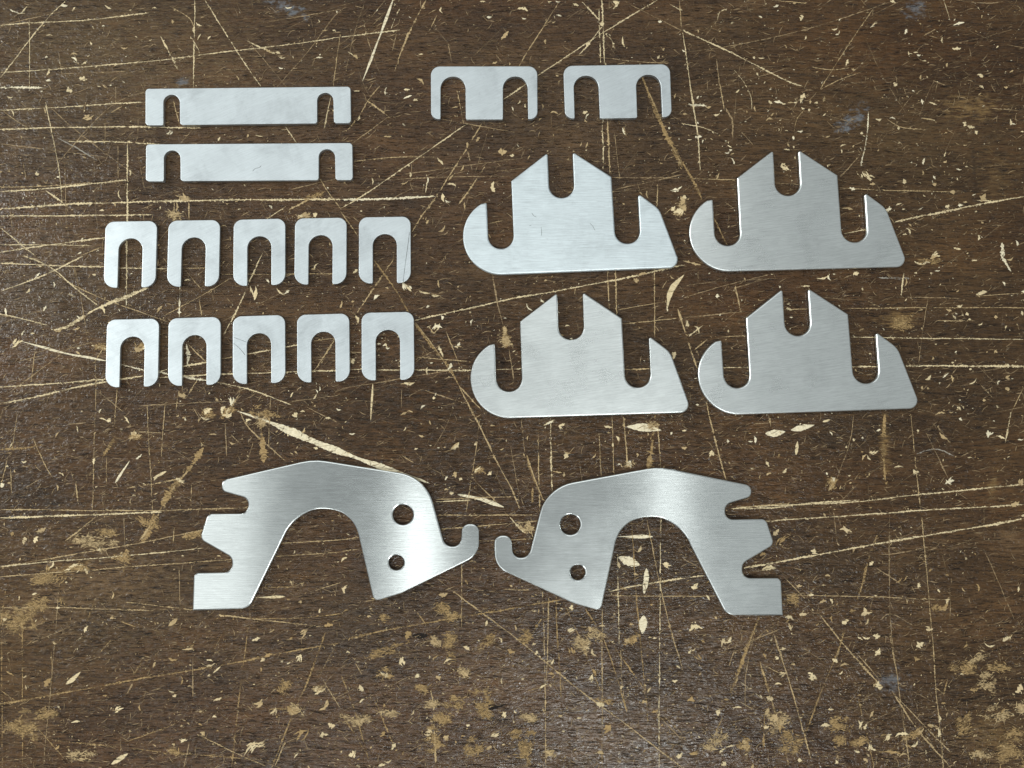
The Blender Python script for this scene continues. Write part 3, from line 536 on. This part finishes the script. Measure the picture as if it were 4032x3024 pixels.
(1, 2): "435,800,60,40,-60;400,975,60,26,80;495,1065,40,20,-50;690,970,60,14,-30;700,980,30,9,-20;135,1225,40,12,-40;130,1140,50,30,60;1365,970,50,20,-45;1360,1050,40,16,10;1620,1075,50,26,90;1640,1040,50,18,60;1730,1400,45,40,-30;1675,1558,40,26,-10;1820,1140,30,20,-40;2125,735,24,12,-20;2190,1580,50,30,-60;1130,750,40,14,80;940,720,40,14,-80;1030,830,40,14,60;810,885,50,20,30;610,945,50,10,-45;570,940,20,9,90;2030,820,30,12,-10;1880,730,30,16,0;1800,345,40,20,80;2110,345,60,36,20;1930,240,50,16,-60;1500,900,50,20,80;1640,910,60,16,60;1590,880,40,20,20;1100,900,50,30,20;1250,860,30,14,-20;1260,910,30,20,-60;1400,590,20,9,0;660,530,60,26,-10;180,680,30,14,0;1690,740,40,9,0;1480,770,50,22,-20;1250,640,30,10,0;1055,1310,40,26,-60;1420,1320,30,14,0;1540,1335,30,16,0;270,1440,40,20,-30;340,1520,50,26,-60;290,1050,80,30,20;460,1300,40,9,-60;820,1380,24,18,0;1000,1440,70,20,-20;960,1530,40,24,-40;560,1420,50,30,0;680,1470,50,40,-30;790,1450,30,12,0;70,1570,50,40,-20;260,1640,50,24,-20;300,1610,50,14,-10;1440,1420,20,9,0;1680,1240,60,40,20;1960,1230,40,20,-20;2030,1290,50,14,-20;2160,1090,40,20,0;1850,830,40,40,-40;1900,830,40,26,-70;630,1075,40,26,30;320,1060,30,14,0;800,1050,60,30,50;30,500,60,24,-70;20,310,50,18,-40;2050,1230,0,0,0;730,1000,0,0,0;1175,1080,20,14,0;1040,1100,30,9,80;1310,1130,60,14,-30;1560,770,0,0,0;2010,600,20,14,0;1770,660,16,8,0;1490,620,40,20,60;1100,480,20,12,40;1420,640,14,8,0",
(2, 2): "1050,113,75,24,0;605,130,55,32,-45;655,185,90,22,-70;845,255,50,34,-10;520,278,42,20,-20;560,370,95,36,-8;75,745,75,42,15;80,480,55,28,-25;830,535,40,18,0;755,475,42,22,0;1180,658,75,34,15;1055,712,50,32,-25;1100,640,42,20,-10;780,665,50,26,0;1255,800,42,28,-15;1262,905,60,34,-60;1540,860,58,40,-30;1520,945,46,26,20;1600,760,46,26,-10;2100,825,60,38,-25;650,1050,50,30,-10;835,1070,55,42,30;1275,1125,60,46,80;565,1210,50,38,20;925,1385,65,30,-5;1325,1460,55,22,-30;410,1510,80,56,70;55,1225,50,40,0;235,1300,45,24,-70;2175,1140,70,50,-60;1990,855,70,14,10;270,840,80,24,60;300,830,50,20,-60;940,415,36,16,10;1448,580,36,14,80;1537,475,40,22,-80;1690,610,80,30,-40;1720,580,40,20,-70;1225,335,36,24,-40;1910,490,50,16,75;1660,510,26,14,60;2175,500,34,18,90;1290,460,0,0,0;1400,440,50,9,-40;1440,430,40,9,-60;690,690,60,24,20;695,745,50,20,70;970,695,50,14,80;1190,810,50,14,10;650,888,40,18,-15;615,945,26,20,0;530,935,40,14,60;910,585,50,20,-20;960,580,40,14,70;1150,820,40,10,30;715,990,30,14,0;990,965,36,26,60;1050,995,60,14,-10;620,1120,50,12,0;1145,1190,26,9,0;960,1280,40,12,0;1020,1040,40,10,-30;540,1290,60,30,-60;355,1270,60,10,-5;1225,1310,50,16,-60;70,1565,60,24,-10;260,1550,50,14,-40;310,1520,60,10,-10;265,1630,40,30,-40;760,1610,30,30,0;1000,1620,30,24,80;1185,1610,40,24,40;930,960,0,0,0;600,1330,60,50,80;640,1390,50,30,30;540,1390,40,30,0;1170,1390,70,26,-70;1160,1500,80,30,10;1130,1550,40,14,20;1220,1530,60,24,60;1360,1560,110,22,8;1430,1580,60,18,-20;1420,1450,90,22,-10;1500,1500,60,18,-40;1540,1430,50,40,60;1620,1385,70,22,10;1655,1430,60,20,90;1890,1145,60,26,-10;1660,1340,50,14,90;1460,1520,50,12,30;1230,660,0,0,0;2080,1290,40,20,-30;1690,1240,30,14,0;670,1050,0,0,0;1080,770,0,0,0;110,940,40,20,60;45,905,30,16,-50;130,840,30,14,30;215,685,24,16,50;165,555,40,14,60;70,890,30,9,-40"}
# places where the varnish has come off in a crowd of splinters: x, y, width, height, angle
WORN = {
(0, 0): "1980,1395,110,30,-15;1190,1280,70,40,20;1120,1390,120,60,0;2000,1290,120,30,-30",
(1, 0): "2190,1360,60,90,0",
(0, 1): "1695,1020,150,50,5;1700,1080,80,80,0;860,1165,90,40,20;1340,1025,80,70,0;1465,1010,70,60,-40;640,590,90,40,10;900,590,60,60,0",
(1, 1): "1070,540,60,120,0;2015,1080,80,60,0;1860,1345,50,50,0;885,1385,60,36,0",
(2, 1): "1600,30,120,40,0;1395,435,200,80,0;960,1470,60,80,-60",
(0, 2): "820,300,110,60,20;510,362,150,44,-5;300,430,240,70,-5;970,70,90,110,60;320,1310,220,60,-20;520,1580,180,60,-10;150,1400,220,120,0;1900,1280,110,60,20;680,120,200,40,10;600,180,200,120,0;1240,150,130,40,-10;100,700,200,200,0;260,600,160,120,0;1130,1550,110,50,20;2070,1150,90,60,0;1870,1130,90,70,0",
(1, 2): "690,850,70,180,0;600,830,40,130,0;250,910,290,46,-18;530,1150,70,90,0;740,1235,120,60,0;600,1240,150,50,-5;1195,800,70,100,0;950,840,130,50,-35;1220,1330,110,80,0;600,1480,120,130,0;1190,1530,80,180,0;840,1540,110,90,-30;300,1310,130,50,0;110,1340,130,100,0;700,680,110,60,0;640,600,70,110,0;1550,850,100,110,0;1890,820,90,60,-30;280,690,50,60,0;1690,1240,80,50,0;1380,1560,100,50,0;1620,780,200,40,20;1200,90,120,60,30;640,1340,150,120,0;920,1270,100,180,0;790,1050,80,90,0;290,1050,110,50,10;1160,1440,160,40,0",
(2, 2): "725,560,90,70,20;1000,1345,120,56,0;1020,1500,90,70,-40;1910,945,90,70,-30;2050,1010,190,60,0;1840,1000,130,90,0;2030,1320,170,70,-25;1820,1370,100,110,-50;2195,1260,60,120,0;2100,1560,220,180,0;2150,1450,120,100,0;1000,1400,120,60,0;1150,1500,120,60,0;1480,1450,140,50,-20;620,1350,100,140,0;700,1500,120,140,0;1960,1100,120,120,0;410,1505,70,80,40;1650,610,70,50,0;200,1500,160,80,-40;1930,1580,150,60,0"}

NEAR = []
def px_of(c, r, x, y): return 1344 * c + x * S, 1008 * r + y * S

mk = Marks()
for (c, r), txt in LINES.items():
    for item in txt.replace('\n', ';').split(';'):
        tk = item.split()
        if len(tk) < 3: continue
        hd = tk[0]
        flags = ''.join(q for q in hd[1:] if q.isalpha())
        wd = float(''.join(q for q in hd[1:] if q.isdigit())) * S
        pts = [px_of(c, r, *map(float, q.split(','))) for q in tk[1:]]
        colr = COL[hd[0]]
        L = sum(math.dist(pts[i], pts[i + 1]) for i in range(len(pts) - 1))
        if hd[0] in 'dg':
            mk.ribbon(pts, max(wd, 3.0), colr, 0.85, 0.1, 0.4, 0.1, 5)
        elif 's' in flags:
            mk.ribbon(pts, wd, colr, 1.15, 0.36, 0.09, 0, 4, wander=0.4, bead=0.0)
        elif 'f' in flags:
            mk.ribbon(pts, wd, colr, 0.6, 0.2, 0.4, 0.1, 5, feather=True)
        else:
            b = 0.34 if 'b' in flags else 0.05
            big = wd > 13
            mk.ribbon(pts, max(wd * 0.86, 2.6), colr, (0.75 if hd[0] == 'o' else 0.95), min(0.3, 30 / max(L, 1)), 0.42 if not big else 0.3, b, 3.5, bead=0.10 if not big else 0.06)
            # splinters torn along the groove
            for k in range(int(L / (70 if hd[0] != 'c' else 45))):
                t = rng.random() * (len(pts) - 1); i = int(t); f = t - i
                x = pts[i][0] + (pts[i + 1][0] - pts[i][0]) * f; y = pts[i][1] + (pts[i + 1][1] - pts[i][1]) * f
                a = math.atan2(pts[i + 1][1] - pts[i][1], pts[i + 1][0] - pts[i][0])
                NEAR.append((x, y))
                mk.flake(x + rng.gauss(0, wd * 0.3), y + rng.gauss(0, wd * 0.3), rng.uniform(5, 14), rng.uniform(1.5, 4.5), a + rng.gauss(0, 0.5), colr, 0.95)
MARK = mark_material()
mk.build('scratch_marks', MARK, bench, 'pale scratches cut through the dark varnish')

ck = Marks()
for (c, r), txt in CHIPS.items():
    low = r == 2
    for item in txt.split(';'):
        x, y, L, W, a = map(float, item.split(','))
        if L == 0: continue
        X, Y = px_of(c, r, x, y)
        colr = rng.choice((TAN, CREAM, CREAM, OCH, (0.62, 0.49, 0.30))) if low else rng.choice((CREAM, PALE, CREAM, TAN))
        if min(L, W) > 18 and rng.random() < 0.6:
            for k in range(4):
                ck.flake(X + rng.gauss(0, L * S * 0.16), Y + rng.gauss(0, W * S * 0.2), L * S * rng.uniform(0.5, 1.0), W * S * rng.uniform(0.35, 0.8), math.radians(a) + rng.gauss(0, 0.45), colr, 0.85, rng.uniform(-0.6, 0.6), 9)
        else:
            ck.flake(X, Y, L * S, W * S * 1.1, math.radians(a), colr, 0.85, rng.uniform(-0.9, 0.9), 9)
# small nicks all over the bench, denser where the photograph has them denser
def density(px, py):
    d = 0.55
    if py > 1900: d += 0.9 * (py - 1900) / 1100
    if px > 2688 and py < 2016: d += 0.25
    if px < 1344 and 1300 < py < 2016: d += 0.35
    if px > 3300 and py > 2500: d += 0.6
    return d
k = 0
cen = None
while k < 13000:
    if cen is None or rng.random() < 0.11:
        while True:
            cen = (rng.uniform(-150, 4180), rng.uniform(-150, 3170), rng.uniform(25, 140))
            if rng.random() * 1.8 < density(cen[0], cen[1]): break
    if rng.random() < 0.75:
        px, py = rng.gauss(cen[0], cen[2] * 1.3), rng.gauss(cen[1], cen[2])
    else:
        px, py = rng.uniform(-150, 4180), rng.uniform(-150, 3170)
        if rng.random() * 1.8 > density(px, py): continue
    k += 1
    L = min(30, 3.2 * math.exp(rng.gauss(0.1, 0.7)))
    colr = rng.choice((CREAM, PALE, TAN, TAN)) if py < 1700 else rng.choice((TAN, OCH, TAN, CREAM, DIM, (0.56, 0.43, 0.25)))
    ck.flake(px, py, L, min(9, L * rng.uniform(0.2, 0.6)), rng.gauss(0, 0.7) if rng.random() < 0.5 else rng.uniform(0, 3.14), colr, rng.uniform(0.45, 1.0))
ck.build('chip_marks', MARK, bench, 'small pale chips and nicks in the varnish')

wk = Marks()
for (c, r), txt in WORN.items():
    for item in txt.split(';'):
        x, y, W, H, a = map(float, item.split(','))
        X, Y = px_of(c, r, x, y)
        wk.worn(X, Y, W * S, H * S, math.radians(a), OCH if rng.random() < 0.65 else TAN)
wk.build('worn_patches', MARK, bench, 'ochre patches where the varnish has flaked off')

sk = Marks()
k = 0
while k < 22000:     # hair scratches and scuffs
    px, py = rng.uniform(-150, 4180), rng.uniform(-150, 3170)
    if rng.random() * 1.8 > density(px, py) + 0.25: continue
    k += 1
    long_ = rng.random() < 0.035
    L = rng.uniform(80, 600) if long_ else rng.uniform(8, 40)
    a = rng.choice((rng.gauss(-0.2, 0.5), rng.uniform(0, 3.14), rng.gauss(-0.3, 0.2)))
    colr = rng.choice(((0.30, 0.215, 0.125), (0.36, 0.26, 0.15), (0.20, 0.14, 0.08), (0.16, 0.105, 0.058), (0.14, 0.09, 0.05)))
    if not long_ and rng.random() < (0.35 if py > 2200 else 0.15):
        colr = DRK; a = rng.gauss(0, 0.12); L *= 1.3
    if long_:
        q = (px + L * math.cos(a) / 2 + rng.gauss(0, L * 0.04), py + L * math.sin(a) / 2 + rng.gauss(0, L * 0.04))
        sk.ribbon([(px, py), q, (px + L * math.cos(a), py + L * math.sin(a))], rng.uniform(1.4, 2.4), colr, rng.uniform(0.5, 0.75), 0.3, 0.4, 0.15, 12)
    else:
        sk.flake(px, py, L, rng.uniform(1.2, 3.0), a, colr, rng.uniform(0.5, 0.95), rng.uniform(-0.5, 0.5), 3)
sk.build('scuff_marks', MARK, bench, 'fine hair scratches and scuffs in the varnish')

# ------------------------------------------------------------------ sheet-metal pieces
def centred(loops):
    c = np.mean(np.array(loops[0]), axis=0)
    return [[(p[0] - c[0], p[1] - c[1]) for p in lp] for lp in loops], c

def place(me, name, fit, c, z=0.0):
    """fit = (tx, ty, angle) of the first piece's frame; c = its centre there"""
    tx, ty, a = fit
    ca, sa = math.cos(a), math.sin(a)
    o = bpy.data.objects.new(name, me)
    col.objects.link(o)
    o.location = (ca * c[0] - sa * c[1] + tx, sa * c[0] + ca * c[1] + ty, 0.0021)
    o.rotation_euler = (0, 0, a)
    return o

# --- three-slot plates
T_PL = 0.020
out = arc(427, 837, 370, 238, 90, 26) + [(2170, 1137, 80), (1958, 572, 190), (1752, 422, 16), (1778, 905, 121), (1533, 909, 121),
      (1495, 262, 10), (1119, 20, 14), (1138, 463, 121), (894, 467, 121), (877, 28, 14), (525, 300, 18), (552, 955, 122), (306, 959, 122), (287, 512, 12)]
loop = zoom(fillet(out), (1800, 590), 900 / 2212, T_PL)
lp, c = centred([loop])
pm = plate_mesh('three_slot_plate', lp, T_PL, 0.0055, MAT_PLATE)
fits = [(0, 0, 0), (0.8924, 0.0115, -0.0146), (0.0269, -0.5695, -0.0093), (0.9197, -0.5552, -0.0060)]
labs = ['pale three-slot steel plate directly beside the upper row of U shims',
        'grey three-slot steel plate in the upper right, a pale scratch meeting its right edge',
        'silver three-slot steel plate above the gap between the two brackets, bright right tip',
        'dull grey three-slot steel plate in the lower right, above the right bracket']
plates = []
for f, l in zip(fits, labs):
    o = place(pm, 'three_slot_plate', f, c)
    o.material_slots[0].link = 'OBJECT'
    o.material_slots[0].material = MAT_MATT if f[0] == 0 else MAT_PLATE
    plates.append(o)
    tag(o, l, 'metal plate', 'steel plates with three slots laid two by two')

# --- toothed brackets, a mirrored pair
T_BR = 0.021
arch = [(1245, 640), (1230, 580), (1195, 510), (1130, 450), (1060, 424), (985, 415), (910, 422), (840, 452), (770, 505), (720, 568), (690, 628)]
out = [(240, 205, 50), (912, 50, 480), (1727, 180, 300), (1866, 686, 68), (1979, 683, 58), (1990, 521, 58), (2113, 521, 58), (2112, 750, 150), (1545, 1028, 260), (1349, 1088, 42)] \
    + smooth(arch, 4) + [(441, 1138, 92), (33, 1152, 5), (42, 878, 36), (322, 872, 58), (318, 766, 56), (86, 634, 48), (143, 448, 46), (438, 446, 58), (436, 337, 56), (248, 286, 42)]
h1 = arc(1560, 455, 73, 0, 350, 35)
h2 = arc(1512, 803, 54, 0, 350, 35)
lp = [zoom(q, (740, 1780), 1200 / 2212, T_BR) for q in (fillet(out), h1, h2)]
lp, c = centred(lp)
bm_l = plate_mesh('toothed_bracket', lp, T_BR, 0.0055, MAT_BRACKET)
o = place(bm_l, 'toothed_bracket', (0, 0, 0), c)
tag(o, 'bright brushed steel arched bracket with two holes, its teeth pointing left', 'bracket', 'mirrored pair of toothed arch brackets')
lm = [[(-p[0], p[1]) for p in q] for q in lp]
bm_r = plate_mesh('toothed_bracket', lm, T_BR, 0.0055, MAT_BRACKET)
o = place(bm_r, 'toothed_bracket', (-0.2084, -0.0479, 0.0245), (-c[0], c[1]))
tag(o, 'grey brushed steel arched bracket with two holes, its teeth pointing right', 'bracket', 'mirrored pair of toothed arch brackets')

# --- E-shaped shims
T_E = 0.018
out = [(80, 48, 75), (988, 47, 75), (990, 498, 64), (911, 498, 9), (905, 134, 104), (695, 135, 104), (695, 501, 12), (379, 502, 12), (375, 135, 105), (163, 135, 105), (162, 498, 9), (82, 498, 64)]
lp, c = centred([zoom(fillet(out), (1660, 240), 1020 / 2212, T_E)])
em = plate_mesh('double_slot_shim', lp, T_E, 0.0016, MAT_SHIM)
for f, l in (((0, 0, 0), 'pale double-slot steel shim on the side nearer the two straight bars'),
             ((0.5588, 0.0067, 0.0159), 'pale double-slot steel shim with a thick brown gouge running out of its right slot')):
    tag(place(em, 'double_slot_shim', f, c), l, 'shim', 'shims with two slots at the top')

# --- straight bars with two notches
T_B = 0.018
out = [(38, 80, 32), (2160, 57, 36), (2166, 437, 36), (1989, 437, 30), (1982, 122, 83), (1815, 123, 83), (1815, 439, 26), (395, 455, 30), (392, 142, 84), (222, 142, 84), (222, 459, 22), (37, 459, 36)]
lp, c = centred([zoom(fillet(out), (560, 320), 840 / 2212, T_B)])
bmsh = plate_mesh('notched_bar', lp, T_B, 0.0014, MAT_SHIM)
bars = []
for f, l in (((0, 0, 0), 'flat pale steel bar with two notches, upper of the two bars'),
             ((0.0069, -0.2390, -0.0042), 'flat pale steel bar with two notches, lower of the two, above the U shims')):
    bars.append(tag(place(bmsh, 'notched_bar', f, c), l, 'metal bar', 'notched bars one above the other'))

# --- U-shaped shims
T_U = 0.014
W, H, SL, TP = 0.206, 0.269, 0.096, 0.070
hw, hh, hs = W / 2, H / 2, SL / 2
out = [(-hw, hh, 0.034), (hw, hh, 0.034), (hw, -hh, 0.045), (hs, -hh, 0.005), (hs, hh - TP, 0.0475), (-hs, hh - TP, 0.0475), (-hs, -hh, 0.005), (-hw, -hh, 0.045)]
um = plate_mesh('u_shim', [fillet(out)], T_U, 0.0014, MAT_SHIM)
uf = [(-1.5198, 0.5178, 0.0168), (-1.2679, 0.5217, 0.0142), (-1.0059, 0.5261, 0.0263), (-0.7620, 0.5305, 0.0146), (-0.5063, 0.5347, 0.0160),
      (-1.4944, 0.1220, 0.0224), (-1.2500, 0.1281, 0.0317), (-0.9958, 0.1356, 0.0315), (-0.7425, 0.1415, 0.0282), (-0.4885, 0.1489, 0.0203)]
ul = ['U-shaped steel shim at the left end of the upper row of five',
      'second U-shaped steel shim from the left in the upper row',
      'U-shaped steel shim in the middle of the upper row',
      'second U-shaped steel shim from the right in the upper row',
      'U-shaped steel shim at the right end of the upper row, crossed scratches in its slot',
      'U-shaped steel shim at the left end of the lower row, pale gouge reaching its left',
      'second U-shaped steel shim from the left in the lower row, cream chip in its slot',
      'U-shaped steel shim in the middle of the lower row, dark scratches on its left leg',
      'second U-shaped steel shim from the right in the lower row',
      'U-shaped steel shim at the right end of the lower row, touching a diagonal scratch']
shims = []
for f, l in zip(uf, ul):
    shims.append(tag(place(um, 'u_shim', f, (0, 0)), l, 'shim', 'U-shaped shims in two rows of five'))

# hair scratches on single pieces
def piece_scratch(o, top, origin, s, lines, wd):
    z = 0.0021 + top + 0.0003
    inv = (Matrix.Translation(o.location) @ Matrix.Rotation(o.rotation_euler.z, 4, 'Z')).inverted()
    for ln in lines:
        V, Fc = [], []
        P = smooth(zoom(ln, origin, s, z), 6) if len(ln) > 2 else zoom(ln, origin, s, z)
        for i, p in enumerate(P):
            a, b = P[max(i - 1, 0)], P[min(i + 1, len(P) - 1)]
            d = Vector((a[1] - b[1], b[0] - a[0])).normalized() * (wd * UNIT * rng.uniform(0.3, 0.6))
            for sg in (1, -1):
                V.append(inv @ Vector((p[0] + d.x * sg, p[1] + d.y * sg, z)))
            if i:
                n = len(V)
                Fc.append((n - 4, n - 3, n - 1, n - 2))
        me = bpy.data.meshes.new('scratch')
        me.from_pydata(V, [], Fc)
        me.materials.append(DARK)
        c = bpy.data.objects.new('scratch', me)
        col.objects.link(c)
        c.parent = o
dk = NT('dark_scratch'); dk.set(Base_Color=(0.13, 0.14, 0.14, 1), Roughness=0.7)
DARK = dk.m
piece_scratch(shims[4], T_U, (400, 820), 1260 / 2212, [[(2128, 165), (2118, 250), (2100, 380), (2084, 512)]], 2.0)
piece_scratch(shims[7], T_U, (400, 1210), 1260 / 2212, [[(912, 207), (960, 225), (1003, 241)], [(910, 246), (955, 285), (992, 330)]], 1.8)
piece_scratch(bars[1], T_B, (560, 320), 840 / 2212, [[(1145, 932), (1172, 905), (1212, 895), (1235, 874)]], 1.6)
piece_scratch(plates[0], T_PL, (1800, 590), 900 / 2212, [[(722, 612), (745, 640), (766, 650)], [(812, 745), (818, 790), (815, 830)], [(1285, 712), (1310, 735), (1335, 780)], [(700, 735), (718, 728)]], 1.5)
